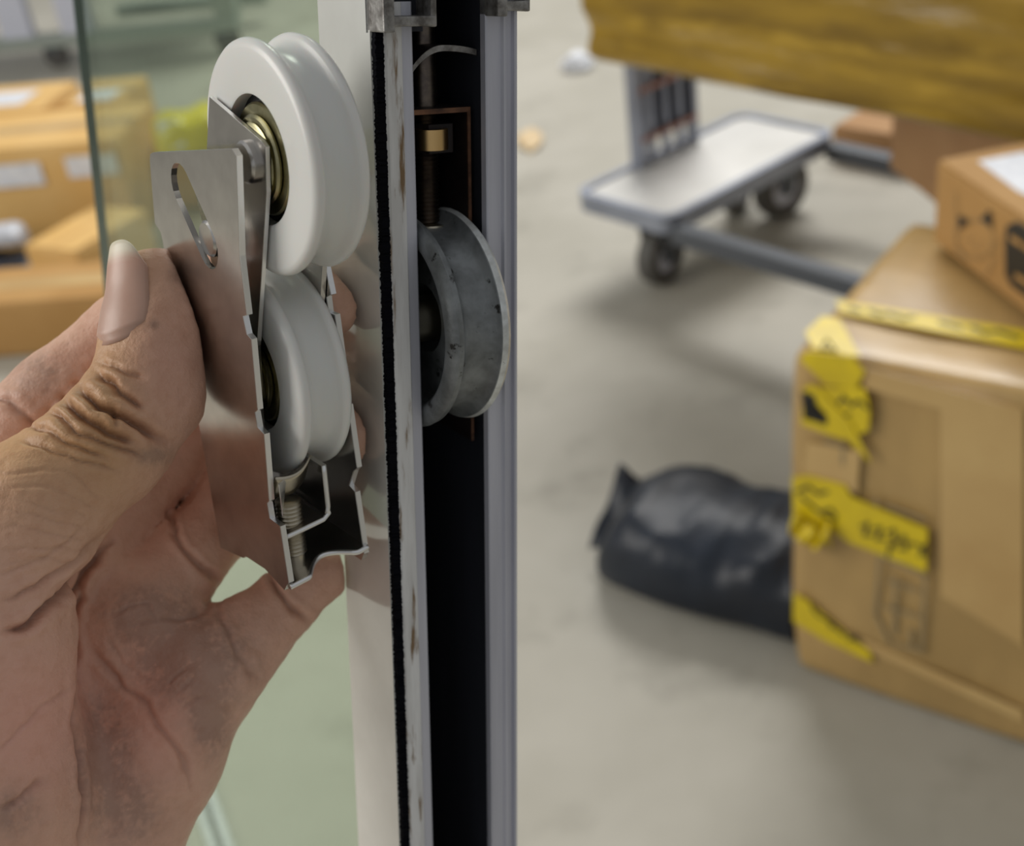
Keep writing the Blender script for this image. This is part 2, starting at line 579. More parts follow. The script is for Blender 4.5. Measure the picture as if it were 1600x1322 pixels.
oba = mk('arched_bridge', sheet(16, 1, lambda s, t, o: ((archu(s) + o) * mmf, (10 + 17.3 * s) * mmf, (-5 - 20 * t) * mmf), 1.4), M['rust_shade'], oldr)
mk('edge_glint', sheet(16, 1, lambda s, t, o: ((archu(s) + 1.4 * t) * mmf, (10 + 17.3 * s) * mmf, (-4.9 + o) * mmf), .3), M['bare'], oba)  # pale strip paints the glint on the arch edge
mk('bracket_tongue', sheet(12, 1, lambda s, t, o: ((-102 + o) * mmf, (10 + 8 * s) * mmf, (-7 - 14 * t) * mmf), 1.4), M['rust'], oldr)
thr = []
for i in range(60):
    thr.append((-74 + i * 0.55, 2.6 if i % 2 else 3.2))
mk('adjusting_screw', lathe([(-100 * mmf, .0001)] + [(-100 * mmf, 2.6 * mmf)] + [(a * mmf, r * mmf) for a, r in thr] + [(-41 * mmf, 2.6 * mmf), (-41 * mmf, .0001)], 24, 'X', (0, 19.0 * mmf, -15 * mmf), close=False), M['oldscrew'], oldr, auto=30)
mk('nut', lathe([(-71 * mmf, 3 * mmf), (-71 * mmf, 6.2 * mmf), (-64 * mmf, 6.2 * mmf), (-64 * mmf, 3 * mmf)], 6, 'X', (0, 20.4 * mmf, -15 * mmf)), M['rust_shade'], oldr)
mk('screw_collar', lathe([(-70 * mmf, 2.4 * mmf), (-70 * mmf, 3.9 * mmf), (-65 * mmf, 3.9 * mmf), (-65 * mmf, 2.4 * mmf)], 20, 'X', (0, 18.4 * mmf, -10.5 * mmf)), mat('brass_collar', (0.75, 0.5, 0.22, 1), rough=.3, metal=1), oldr, auto=40)
mk('screw_head', lathe([(-46 * mmf, .0001), (-46 * mmf, 4 * mmf), (-44 * mmf, 4.2 * mmf), (-43.4 * mmf, 3.4 * mmf), (-42.6 * mmf, 4.2 * mmf), (-40 * mmf, 4 * mmf), (-40 * mmf, .0001)], 24, 'X', (0, 18.8 * mmf, -13 * mmf), close=False), M['screw'], oldr, auto=30)

# ------------------------------------------------------------------ new roller carriage held in the hand
NB = np.array([.798, .261, .543])
NB /= np.linalg.norm(NB)
C1 = np.array([-48.371, 51.382, 249.431])
KP = NB @ C1 - 8.0


def bp(px, py, off=0.0):
    d = np.array([(px - CX) / FPX, -(py - CY) / FPX, 1.0])
    return d * ((KP + off) / (NB @ d))


OB = bp(368, 232)
UB = bp(450, 905) - OB
UB /= np.linalg.norm(UB)
VB = np.cross(NB, UB)


def uv(px, py, off=0.0):
    q = bp(px, py, off) - OB
    return q @ UB, q @ VB


def Bc(u, n, v):
    return OB + UB * u + NB * n + VB * v


MB_ = frame(Wm(OB), dirw(UB), dirw(NB))      # local x = down, y = wheel axis, z = toward the opening
carr = empty('roller_carriage', MB_)
tag(carr, 'new zinc plated roller carriage with two white nylon wheels pinched in the hand', 'roller')
front = [uv(*p) for p in [(368, 232), (374, 400), (385, 492), (379, 494), (385, 522), (392, 530), (402, 640), (398, 644), (402, 668), (412, 678), (420, 782), (417, 786), (421, 810), (437, 822), (450, 905)]]
fu = [(u, v) for u, v in front]
outl = [(fu[0][0] + .3, fu[0][1] - 1.6), (fu[0][0] + 1.4, fu[0][1] - .2)] + fu[1:-1] + [(93.0, 0.0), (96.0, -2.5)]
outl += [uv(414, 889), uv(382, 868), uv(380, 872), uv(345, 856), uv(343, 847)]
bk = uv(249, 352)
outl += [(60, -38.6), (bk[0] + 1.5, bk[1] + .2), (bk[0], bk[1] - 2.5)]
bl = uv(232, 236)
outl += [(bl[0] + 2.2, bl[1] - .1), (bl[0] + .6, bl[1] + .7), (bl[0], bl[1] + 2.4)]
slot = capsule2(uv(283, 291), uv(324, 384), 4.9, 9)


def mapL(n0):
    return lambda a, b, t: (a * mmf, (n0 + t) * mmf, b * mmf)


TH = 1.3
opl = mk('outer_plate', plate(outl, [slot], 0, TH, mapL(0)), M['zinc'], carr)
# bright sheared edge along the front of the plate (the opening edge)
def edge_strip(pts, n0, n1, w=0.25):
    bm = bmesh.new()
    pr = None
    for u, v in pts:
        c = [bm.verts.new((u * mmf, n0 * mmf, v * mmf)), bm.verts.new((u * mmf, n0 * mmf, (v + w) * mmf)), bm.verts.new((u * mmf, n1 * mmf, (v + w) * mmf)), bm.verts.new((u * mmf, n1 * mmf, v * mmf))]
        if pr:
            for k in range(4):
                bm.faces.new((pr[k], pr[(k + 1) % 4], c[(k + 1) % 4], c[k]))
        else:
            bm.faces.new(c)
        pr = c
    bm.faces.new(pr[::-1])
    return bm


mk('cut_edge', edge_strip(outl[1:16], 0.05, TH - .05), M['cut'], opl)
# far plate: same blank with its own notches
fr2 = [uv(*p, 21.0) for p in [(512, 395), (525, 458), (518, 462), (521, 486), (531, 490), (545, 594), (541, 600), (544, 626), (551, 630), (565, 728), (560, 733), (553, 756), (562, 766), (576, 862)]]
out2 = [(2, -20)] + fr2 + [(96, -3), (96, -31), (60, -38), (22, -42), (6, -42)]
opr = mk('outer_plate', plate(out2, [capsule2((18, -31), (32, -20), 4.3, 9)], 0, -TH, mapL(21.0)), M['zinc'], carr)
mk('cut_edge', edge_strip(fr2, 21 - TH + .05, 20.95), M['cut'], opr)
# bottom web with an arched cut, and back web
def webf(s, t, o):
    n = 0.6 + 19.8 * s
    arch = max(0.0, math.cos((s - .55) * math.pi / .62)) if abs(s - .55) < .31 else 0
    return ((95.2 - 2.8 * s + o - 1.2) * mmf, n * mmf, (-30 + (29.4 - 5.5 * arch) * t) * mmf)


bw = mk('bottom_web', sheet(40, 6, webf, TH), M['zinc'], carr)
mk('cut_edge', tube([np.array(webf(i / 40, 1, .6)) for i in range(41)], .00065, 8), M['cut'], bw, smooth=True)
mk('back_web', sheet(1, 1, lambda s, t, o: ((40 + 54 * s) * mmf, (.8 + 19.4 * t) * mmf, (-40.5 + 7.5 * s + o) * mmf), 1.2), M['zinc'], carr)

# inner lever plates
w1 = (3.92, -5.22)
w2 = (52.39, -20.41)
inner = [uv(330, 151, 5.4), uv(410, 219, 5.4), uv(417, 229, 5.4), uv(419, 300, 5.4), uv(409, 460, 5.4), uv(404, 540, 5.4), (66, -16), (66, -27), (30, -30), (14, -34), uv(326, 232, 5.4)]
ipl = mk('inner_plate', plate(inner, [], 0, .9, mapL(5.0)), M['zinc'], carr)
mk('cut_edge', edge_strip(inner[0:6], 5.05, 5.85, .2), M['cut'], ipl)
inner2 = [(u, v) for u, v in inner]
mk('inner_plate', plate([(-4, -15), (-2, -2), (2, 1), (14, -1), (40, -9), (66, -16), (66, -27), (30, -30), (10, -33)], [], 0, 1.1, mapL(18.4)), M['zinc'], carr)

# wheels
RW = 23.0
def wheel_profile():
    p = [(-1.3, 12.7), (-1.5, 13.2), (-1.5, 21.2), (-1.25, 22.2), (-.6, 22.8), (.1, 23.0), (.7, 22.8), (1.1, 22.2)]
    for k in range(11):
        t = k / 10
        p.append((1.3 + 6.8 * t, 21.7 - 1.7 * math.sin(math.pi * t) ** .6))
    p += [(8.3, 22.2), (8.7, 22.8), (9.3, 23.0), (10.0, 22.8), (10.6, 22.2), (10.9, 21.2), (10.9, 13.2), (10.7, 12.7)]
    return [(a * mmf, r * mmf) for a, r in p]


def wheel_at(cu, cv, n0):
    c = (cu * mmf, n0 * mmf, cv * mmf)
    w = mk('wheel', lathe(wheel_profile(), 160, 'Y', c), M['nylon'], carr, auto=40)
    def ring(name, prof, m):
        return mk(name, lathe([(a * mmf, r * mmf) for a, r in prof], 72, 'Y', c), m, w, auto=35)
    ring('bearing_seat', [(1.5, 6), (1.5, 12.75), (8.5, 12.75), (8.5, 6)], M['dark'])
    ring('bearing_ring', [(-.4, 7.5), (-.4, 10.6), (.1, 11.0), (1.6, 11.0), (1.6, 7.5)], M['brass'])
    ring('bearing_ring', [(-1.5, 5), (-1.5, 8.3), (-1.1, 8.8), (-.6, 8.6), (-.4, 8.0), (-.4, 5)], M['brass'])
    ring('spacer', [(-2.0, 3), (-2.0, 7.0), (-1.8, 7.4), (-1.5, 7.2), (-1.5, 3)], M['brass'])
    return w


wheel_at(*w1, 8.0)
wheel_at(*w2, 8.0)


def rivet(cu, cv, n0, n1, r):
    pr = [(n0 * mmf, .00005), (n0 * mmf, (r - .5) * mmf), ((n0 + .5) * mmf, r * mmf), (n1 * mmf, r * mmf), (n1 * mmf, .00005)]
    return mk('rivet', lathe(pr, 40, 'Y', (cu * mmf, 0, cv * mmf), close=False), M['zinc'], carr, auto=35)


rivet(w1[0], w1[1], 3.5, 5.0, 4.2)
mk('axle', lathe([(4 * mmf, .0001), (4 * mmf, 3 * mmf), (19.6 * mmf, 3 * mmf), (19.6 * mmf, .0001)], 32, 'Y', (w1[0] * mmf, 0, w1[1] * mmf), close=False), M['screw'], carr, auto=40)
mk('axle', lathe([(1.2 * mmf, .0001), (1.2 * mmf, 3 * mmf), (19.8 * mmf, 3 * mmf), (19.8 * mmf, .0001)], 32, 'Y', (w2[0] * mmf, 0, w2[1] * mmf), close=False), M['screw'], carr, auto=40)
ru, rv = uv(322, 374, 1.0)
rivet(ru, rv, 1.0, 5.0, 3.9)

# inner U strap at the bottom and the adjusting screw
def strap_pt(s):
    # from near left plate across to the right, then up
    pts = [(84.4, 1.4), (83.2, 11.2), (82.0, 12.7), (80.0, 13.2), (70.0, 13.2)]
    k = min(int(s * 4), 3)
    t = s * 4 - k
    a, b = pts[k], pts[k + 1]
    return a[0] + (b[0] - a[0]) * t, a[1] + (b[1] - a[1]) * t


def strapf(s, t, o):
    u, n = strap_pt(s)
    k = 0 if s > .55 else 1
    return ((u - (o if k else 0)) * mmf, (n - (0 if k else o)) * mmf, (-24 + 21.5 * t) * mmf)


us = mk('inner_strap', sheet(24, 3, strapf, 1.2), M['zinc'], carr)
mk('cut_edge', tube([((strap_pt(i / 24)[0] - .6 * (i < 14)) * mmf, (strap_pt(i / 24)[1] - .6 * (i >= 14)) * mmf, -2.6 * mmf) for i in range(25)], .00055, 8), M['cut'], us, smooth=True)
thr = [(77.0, 0.05), (77.0, 2.2)]
x = 77.4
while x < 90.5:
    thr += [(x, 2.9), (x + .45, 2.35)]
    x += .95
thr += [(90.8, 2.2), (96.5, 2.2), (96.5, .05)]
mk('adjusting_screw', lathe([(a * mmf, r * mmf) for a, r in thr], 32, 'X', (0, 5.2 * mmf, -6.5 * mmf), close=False), M['screw'], carr, auto=35)
mk('spring_clip', sheet(10, 4, lambda s, t, o: ((70.0 + 6.0 * t + 3.5 * s * (1 - s) - 2.6 * s) * mmf, (1.8 + 8.6 * s) * mmf, (-4.5 - 3.5 * t + o + 2 * math.sin(3 * s)) * mmf), .5), M['screw'], carr, smooth=True)
mk('spring_clip', sheet(6, 3, lambda s, t, o: ((71 + 7.5 * t) * mmf, (1.6 + 2.4 * s * (1 - .7 * t)) * mmf, (-2.6 - 1.5 * s + o) * mmf), .5), M['cut'], carr)

# ------------------------------------------------------------------ the hand (one continuous skin surface)
def C(px, py, Z):
    return np.array([(px - CX) / FPX * Z, -(py - CY) / FPX * Z, Z])


def chainC(*pts):
    return [(C(a, b, z), r) for a, b, z, r in pts]


TH_ = chainC((-60, 930, 266, 16.5), (52, 796, 268, 14.2), (172, 690, 273, 12.4), (230, 612, 277, 11.7), (243, 522, 279.5, 10.5), (238, 452, 281, 9.2))
INDEX = chainC((-40, 745, 299, 12.5), (90, 618, 301, 10.4), (205, 520, 306, 9.9)) + [(Bc(38, 24, -52), 9.0), (Bc(40, 28.0, -38), 8.2), (Bc(41, 26.8, -17.5), 6.3)]
MIDDLE = chainC((95, 880, 303, 13.2), (185, 790, 312, 10.6), (262, 705, 320, 10.2)) + [(Bc(66, 22, -52), 9.4), (Bc(69, 28.8, -38), 8.4), (Bc(71, 27.2, -15), 6.5)]
RING = chainC((215, 960, 306, 12.8), (290, 872, 314, 10.0), (345, 815, 323, 9.8)) + [(Bc(84, 18, -50), 9.0), (Bc(86, 27.5, -40), 8.0), (Bc(87, 28.0, -28), 6.6)]
PINKY = chainC((330, 1045, 304, 11.8), (392, 990, 309, 9.5), (450, 938, 314, 7.6), (506, 893, 316, 7.2))
PALM = [chainC((-40, 760, 299, 13.5), (-30, 1150, 300, 16), (-40, 1560, 298, 22)),
        chainC((95, 880, 304, 13.8), (60, 1200, 305, 16), (10, 1560, 298, 22)),
        chainC((215, 960, 306, 13.2), (150, 1240, 305, 15), (50, 1560, 298, 20)),
        chainC((328, 1048, 304, 11.8), (240, 1190, 300, 13.7), (168, 1320, 297, 14.4), (90, 1500, 296, 17)),
        chainC((-45, 1000, 268, 21.0), (-70, 1260, 276, 26.0), (-60, 1520, 292, 24)),
        chainC((0, 1560, 297, 25), (-60, 2000, 300, 31))]


def rcone(P, a, ra, b, rb):
    ba = b - a
    L2 = ba @ ba
    t = np.clip(((P - a) @ ba) / L2, 0, 1)
    q = P - a - t[..., None] * ba
    return np.sqrt((q * q).sum(-1)) - (ra + (rb - ra) * t)


def smin(a, b, k):
    h = np.clip(0.5 + 0.5 * (b - a) / k, 0, 1)
    return b + (a - b) * h - k * h * (1 - h)


HS = 1.0
glo = np.array([-165.0, -205.0, 238.0])
ghi = np.array([-20.0, 55.0, 352.0])
gn = ((ghi - glo) / HS).astype(int) + 1
ax = [glo[i] + HS * np.arange(gn[i]) for i in range(3)]


def field(chains, k):
    D = np.full(gn, 40.0, np.float32)
    for ch in chains:
        for (a, ra), (b, rb) in zip(ch[:-1], ch[1:]):
            mr = max(ra, rb) + 16
            lo = np.maximum(((np.minimum(a, b) - mr - glo) / HS).astype(int), 0)
            hi = np.minimum(((np.maximum(a, b) + mr - glo) / HS).astype(int) + 2, gn)
            if (hi <= lo).any():
                continue
            sl = tuple(slice(lo[i], hi[i]) for i in range(3))
            X, Y, Zz = np.meshgrid(ax[0][sl[0]], ax[1][sl[1]], ax[2][sl[2]], indexing='ij')
            d = rcone(np.stack([X, Y, Zz], -1), a, ra, b, rb)
            D[sl] = smin(D[sl], d, k)
    return D


palm = field(PALM, 9.0)
fing = None
for ch in (INDEX, MIDDLE, RING, PINKY):
    d = field([ch], 3.0)
    fing = d if fing is None else smin(fing, d, 0.9)
thumb = field([TH_], 4.0)
X, Y, Zz = np.meshgrid(*ax, indexing='ij')
GP = np.stack([X, Y, Zz], -1)
hand_d = smin(palm, fing, 6.0)
hand_d = smin(hand_d, thumb, 5.0)
# flesh pressed flat where it bears on the steel plates
nn = GP @ NB - KP
qq = GP - OB
qu, qv = qq @ UB, qq @ VB
slab = np.maximum.reduce([np.abs(nn - 10.4) - 11.2, -43.5 + 0.12 * np.maximum(qu, 0) - qv, qv - 1.0, -qu, qu - 96.5]).astype(np.float32)
hand_d = -smin(-hand_d, slab, 1.2)
# keep skin clear of the glossy rail face
rl = GP @ pR - pR @ OR
hand_d = np.maximum(hand_d, rl + 1.0)
del X, Y, Zz, nn, qq, qu, qv, GP, rl


def surface_nets(D, o, h):
    s = D < 0
    n = np.array(D.shape)
    cs = [s[i:n[0] - 1 + i, j:n[1] - 1 + j, k:n[2] - 1 + k] for i in (0, 1) for j in (0, 1) for k in (0, 1)]
    cnt = sum(c.astype(np.int8) for c in cs)
    act = np.argwhere((cnt > 0) & (cnt < 8))
    idx = np.full(n - 1, -1, np.int64)
    idx[act[:, 0], act[:, 1], act[:, 2]] = np.arange(len(act))
    acc = np.zeros((len(act), 3))
    num = np.zeros(len(act))
    off = [(i, j, k) for i in (0, 1) for j in (0, 1) for k in (0, 1)]
    val = np.stack([D[act[:, 0] + i, act[:, 1] + j, act[:, 2] + k] for i, j, k in off], 1)
    for a in range(8):
        for b in range(a + 1, 8):
            oa, ob = np.array(off[a]), np.array(off[b])
            if np.abs(oa - ob).sum() != 1:
                continue
            va, vb = val[:, a], val[:, b]
            m = (va < 0) != (vb < 0)
            t = va[m] / (va[m] - vb[m])
            acc[m] += oa + t[:, None] * (ob - oa)
            num[m] += 1
    V = (act + acc / num[:, None]) * h + o
    F = []
    for axn in range(3):
        b, c = [(1, 2), (2, 0), (0, 1)][axn]
        e = np.zeros(3, int)
        e[axn] = 1
        A = s[:n[0] - e[0], :n[1] - e[1], :n[2] - e[2]]
        B = s[e[0]:, e[1]:, e[2]:]
        ed = np.argwhere(A != B)
        ok = (ed[:, b] > 0) & (ed[:, c] > 0) & (ed[:, b] < n[b] - 1) & (ed[:, c] < n[c] - 1)
        ed = ed[ok]
        sg = s[ed[:, 0], ed[:, 1], ed[:, 2]]
        eb, ec = np.zeros(3, int), np.zeros(3, int)
        eb[b], ec[c] = 1, 1
        q = np.stack([idx[tuple((ed - x).T)] for x in (0 * eb, eb, eb + ec, ec)], 1)
        q[sg] = q[sg][:, ::-1]
        F.append(q)
    F = np.concatenate(F)
    return V, F[(F >= 0).all(1)]


hv, hf = surface_nets(hand_d, glo, HS)
# light smoothing
ed = np.unique(np.sort(np.concatenate([hf[:, [0, 1]], hf[:, [1, 2]], hf[:, [2, 3]], hf[:, [3, 0]]]), 1), axis=0)
deg = np.bincount(ed.ravel(), minlength=len(hv))[:, None]
for _ in range(4):
    sm = np.zeros_like(hv)
    for d in range(3):
        sm[:, d] = np.bincount(ed[:, 0], hv[ed[:, 1], d], len(hv)) + np.bincount(ed[:, 1], hv[ed[:, 0], d], len(hv))
    hv = hv * .5 + .5 * sm / np.maximum(deg, 1)
wrist = C(0, 1560, 297)
hw0 = Wm(wrist)


def to_local(P):
    P = P * 0.001
    x = P[:, 0] * _cr - P[:, 1] * _sr
    y = P[:, 0] * _sr + P[:, 1] * _cr
    return np.stack([x, y * _s + P[:, 2] * _c, y * _c - P[:, 2] * _s + CAMH], 1) - hw0


me = bpy.data.meshes.new('hand')
me.from_pydata(to_local(hv).tolist(), [], hf[:, ::1].tolist())
me.update()
hand = bpy.data.objects.new('hand', me)
COL.objects.link(hand)
hand.location = hw0
# one level of subdivision, baked
md = hand.modifiers.new('s', 'SUBSURF')
md.levels = md.render_levels = 1
dg = bpy.context.evaluated_depsgraph_get()
me2 = bpy.data.meshes.new_from_object(hand.evaluated_get(dg))
hand.modifiers.clear()
hand.data = me2
me2.name = 'hand'
bmh = bmesh.new()
bmh.from_mesh(me2)
bmesh.ops.recalc_face_normals(bmh, faces=bmh.faces[:])
bmh.to_mesh(me2)
bmh.free()
nv = len(me2.vertices)
co = np.empty(nv * 3)
me2.vertices.foreach_get('co', co)
co = co.reshape(-1, 3)
no = np.empty(nv * 3)
me2.vertices.foreach_get('normal', no)
no = no.reshape(-1, 3)
wco = co + hw0 - np.array([0, 0, CAMH])
# back to the modelling frame (mm): right, up, forward
_R = np.stack([dirw((1, 0, 0)), dirw((0, 1, 0)), dirw((0, 0, 1))])
cm = wco @ _R.T * 1000
cn = no @ _R.T
hpx = np.stack([CX + FPX * cm[:, 0] / cm[:, 2], CY - FPX * cm[:, 1] / cm[:, 2]], 1)
view = cm / np.linalg.norm(cm, axis=1)[:, None]
facing = -(cn * view).sum(1)
if facing.mean() < -0.2:
    print('hand normals flipped')
near = np.clip((facing + .15) / .3, 0, 1)


def vnoise(P, sc, seed):
    r = np.random.default_rng(seed).random((32, 32, 32))
    q = P * sc
    i = np.floor(q).astype(int)
    f = q - i
    f = f * f * (3 - 2 * f)
    o = 0
    for a in (0, 1):
        for b in (0, 1):
            for c in (0, 1):
                w = (f[:, 0] if a else 1 - f[:, 0]) * (f[:, 1] if b else 1 - f[:, 1]) * (f[:, 2] if c else 1 - f[:, 2])
                o = o + w * r[(i[:, 0] + a) % 32, (i[:, 1] + b) % 32, (i[:, 2] + c) % 32]
    return o


hpw = hpx + np.stack([vnoise(cm, .11, 21) - .5, vnoise(cm, .11, 22) - .5], 1) * 26 + np.stack([vnoise(cm, .4, 23) - .5, vnoise(cm, .4, 24) - .5], 1) * 7


def dist_poly(pts):
    best = np.full(len(hpx), 1e9)
    pts = np.array(pts, float)
    tt = np.zeros(len(hpx))
    n = len(pts) - 1
    for k, (a, b) in enumerate(zip(pts[:-1], pts[1:])):
        ba = b - a
        t = np.clip(((hpw - a) @ ba) / (ba @ ba), 0, 1)
        d = np.linalg.norm(hpw - a - t[:, None] * ba, axis=1)
        m = d < best
        best[m] = d[m]
        tt[m] = (k + t[m]) / n
    return best, tt


zone = np.ones(nv)
disp = np.zeros(nv)
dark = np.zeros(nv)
wob = (vnoise(cm, .25, 3) - .5) * 10
# (polyline, half width px, depth mm, depth range Z max)
CREASE = [
    ([(118, 596), (150, 639), (209, 664), (262, 690)], 9, 1.5, 296), ([(97, 620), (122, 653), (167, 681), (216, 697)], 9, 1.4, 296),
    ([(144, 574), (181, 615), (226, 640)], 8, 1.1, 296), ([(76, 640), (115, 674), (167, 700), (230, 712)], 7, .9, 296),
    ([(150, 560), (190, 586), (220, 590)], 6, .6, 296), ([(52, 660), (100, 694), (170, 720)], 6, .6, 296),
    ([(168, 640), (178, 672)], 6, .6, 296), ([(30, 680), (90, 716), (190, 738)], 5, .4, 296),
    ([(0, 981), (50, 968), (95, 940), (125, 895), (183, 845)], 10, 2.0, 300), ([(0, 930), (60, 915), (110, 880), (160, 830)], 7, .8, 292),
    ([(119, 910), (127, 964), (116, 1057), (123, 1142), (127, 1330)], 8, 1.5, 320), ([(0, 890), (70, 870), (130, 820)], 6, .5, 292),
    ([(150, 1020), (200, 1083), (255, 1151), (312, 1222)], 8, 1.1, 330), ([(262, 800), (285, 850), (335, 915)], 8, 1.6, 340),
    ([(420, 893), (445, 938), (482, 980)], 8, 1.6, 340), ([(340, 940), (362, 1010), (404, 1068)], 7, .8, 340),
    ([(0, 605), (20, 625), (60, 668)], 8, 1.3, 340), ([(178, 965), (225, 948), (236, 978), (205, 984)], 4, .4, 330),
    ([(235, 975), (290, 958), (340, 935)], 5, .5, 330), ([(262, 1068), (300, 1042)], 4, .4, 330), ([(275, 1090), (312, 1060)], 4, .4, 330),
    ([(0, 1270), (30, 1252), (60, 1215)], 8, .9, 320), ([(0, 1180), (60, 1120), (105, 1060)], 6, .5, 300), ([(290, 1110), (330, 1085)], 4, .4, 330),
    ([(175, 1000), (195, 1040), (245, 1060)], 5, .4, 330)]
for k in range(7):
    CREASE.append(([(0, 742 + 22 * k), (60, 736 + 22 * k + 4 * (k % 3)), (120 - 4 * k, 752 + 21 * k), (165 - 8 * k, 775 + 17 * k)], 4, .28, 292))
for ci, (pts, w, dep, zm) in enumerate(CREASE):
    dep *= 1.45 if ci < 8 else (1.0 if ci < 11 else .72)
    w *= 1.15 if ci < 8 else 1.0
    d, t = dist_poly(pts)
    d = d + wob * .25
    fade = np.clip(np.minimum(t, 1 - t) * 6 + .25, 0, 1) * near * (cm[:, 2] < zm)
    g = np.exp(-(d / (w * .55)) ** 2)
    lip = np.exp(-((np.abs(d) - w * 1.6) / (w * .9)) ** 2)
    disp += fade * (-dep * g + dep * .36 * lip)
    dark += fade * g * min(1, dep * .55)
disp += (vnoise(cm, .16, 5) - .5) * 0.9 + (vnoise(cm, .5, 6) - .5) * 0.25
co2 = co + no * disp[:, None] * 0.001
me2.vertices.foreach_set('co', co2.ravel())
me2.polygons.foreach_set('use_smooth', [True] * len(me2.polygons))
# pigment and painted crease shade
px, py = hpx[:, 0], hpx[:, 1]


def lerp(a, b, t):
    return a * (1 - t[:, None]) + np.array(b)[None] * t[:, None]


def blob(cx, cy, rx, ry):
    return np.exp(-(((px - cx) / rx) ** 2 + ((py - cy) / ry) ** 2))


lin = lambda *c: np.array(S(*c)[:3])
colr = np.repeat(lin(228, 182, 158)[None], nv, 0)
back = np.clip((900 - py) / 200, 0, 1) * np.clip((289 - cm[:, 2]) / 8, 0, 1) * np.clip((290 - px) / 120, 0, 1)
colr = lerp(colr, lin(200, 156, 114), back)                       # tan back of the thumb
colr = lerp(colr, lin(236, 178, 160), .9 * blob(60, 1130, 130, 130))   # pink thenar
colr = lerp(colr, lin(230, 168, 146), .8 * blob(240, 1110, 60, 110))
colr = lerp(colr, lin(204, 156, 138), .6 * blob(260, 560, 60, 110))
st = vnoise(cm, .35, 9) * .4 + vnoise(cm, 1.1, 10) * .35 + vnoise(cm, 2.4, 11) * .25
grime = (blob(300, 1030, 90, 70) * .9 + blob(160, 1170, 45, 75) * .9 + blob(200, 1270, 60, 55) * .6 + blob(225, 960, 70, 45) * .7 +
         blob(240, 712, 28, 14) * .8 + blob(60, 590, 60, 50) * .5 + blob(330, 1120, 25, 60) * .9 + blob(285, 420, 20, 30) * .8 + blob(241, 508, 7, 6) * .8 + blob(20, 1270, 40, 40) * .6)
grime = np.clip(grime * np.clip(1.7 * st - .15, 0, 1.2), 0, .46)
colr = lerp(colr, lin(116, 98, 90), grime)
colr = lerp(colr, lin(110, 66, 48), np.clip(dark * .6, 0, .65))  # shade in the creases painted into the skin colour
ca = me2.color_attributes.new('Col', 'FLOAT_COLOR', 'POINT')
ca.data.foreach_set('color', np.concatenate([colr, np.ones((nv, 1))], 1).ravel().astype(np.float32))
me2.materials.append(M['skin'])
tag(hand, 'bare left hand with grimy palm holding the roller between thumb and fingers', 'hand')

# thumb nail
ta, tb = C(236, 560, 278.5), C(231, 440, 281)
axd = (tb - ta) / np.linalg.norm(tb - ta)
side = np.array([-.52, .02, -.85])
side -= axd * (side @ axd)
side /= np.linalg.norm(side)
oth = np.cross(axd, side)


def skin_r(z, ang):
    d = side * math.cos(ang) + oth * math.sin(ang)
    r = np.arange(3, 16, .05)
    P = ta + axd * z + r[:, None] * d
    f = np.full(len(r), 40.0)
    for (a, ra), (b, rb) in zip(TH_[:-1], TH_[1:]):
        f = smin(f, rcone(P, a, ra, b, rb), 4.0)
    k = np.argmax(f > 0)
    return r[k]


SR = {}


def nail(s, t, off):
    # s along (0 root .. 1 free edge), t across
    e = 2 * t - 1
    z = 1.6 + 23.2 * s - (1 - s) * (-2.6 * e * e) - s * 3.2 * e * e * abs(e)
    ang = e * (.72 + .12 * min(1, s * 4) - .24 * max(0, s - .8) / .2)
    zc = min(z, 15.5)
    key = (round(zc, 2), round(ang, 2))
    if key not in SR:
        SR[key] = skin_r(zc, ang)
    r = SR[key] + .36 - .55 * abs(e) ** 5 - (.8 if s < .05 else 0) - max(0, z - 15.5) * .10 + off * .35
    return ta + axd * z + (side * math.cos(ang) + oth * math.sin(ang)) * r


nl = sheet(22, 18, nail, 1.0)
cols = []
for v in nl.verts:
    pass
pts_ = np.array([v.co[:] for v in nl.verts])
loc = to_local(pts_)
for v, p in zip(nl.verts, loc):
    v.co = Vector(p)
zz = (pts_ - ta) @ axd
nailo = mk('thumb_nail', nl, M['nail'], hand, smooth=True)
cl = np.repeat(lin(200, 160, 142)[None], len(pts_), 0)
f = np.clip((zz - 20.0) / 2.5, 0, 1)
cl = cl * (1 - f[:, None]) + lin(232, 222, 200)[None] * f[:, None]
ca = nailo.data.color_attributes.new('Col', 'FLOAT_COLOR', 'POINT')
ca.data.foreach_set('color', np.concatenate([cl, np.ones((len(cl), 1))], 1).ravel().astype(np.float32))


# ------------------------------------------------------------------ background helpers
def project(P):
    q = np.asarray(P, float) - np.array([0, 0, CAMH])
    r = _R @ q
    return CX + FPX * r[0] / r[2], CY - FPX * r[1] / r[2]


def height_to(base, ytop):
    lo, hi = 0.0, 1.0
    for _ in range(40):
        m = (lo + hi) / 2
        if project((base[0], base[1], base[2] + m))[1] > ytop:
            lo = m
        else:
            hi = m
    return lo


def hit(Mx, axis, val, px, py):
    """local coordinates where the line of sight through a pixel meets the local plane axis=val"""
    inv = Mx.inverted()
    o = inv @ Vector((0, 0, CAMH))
    d = inv.to_3x3() @ Vector(dirw(((px - CX) / FPX, -(py - CY) / FPX, 1.0)))
    return o + d * ((val - o[axis]) / d[axis])


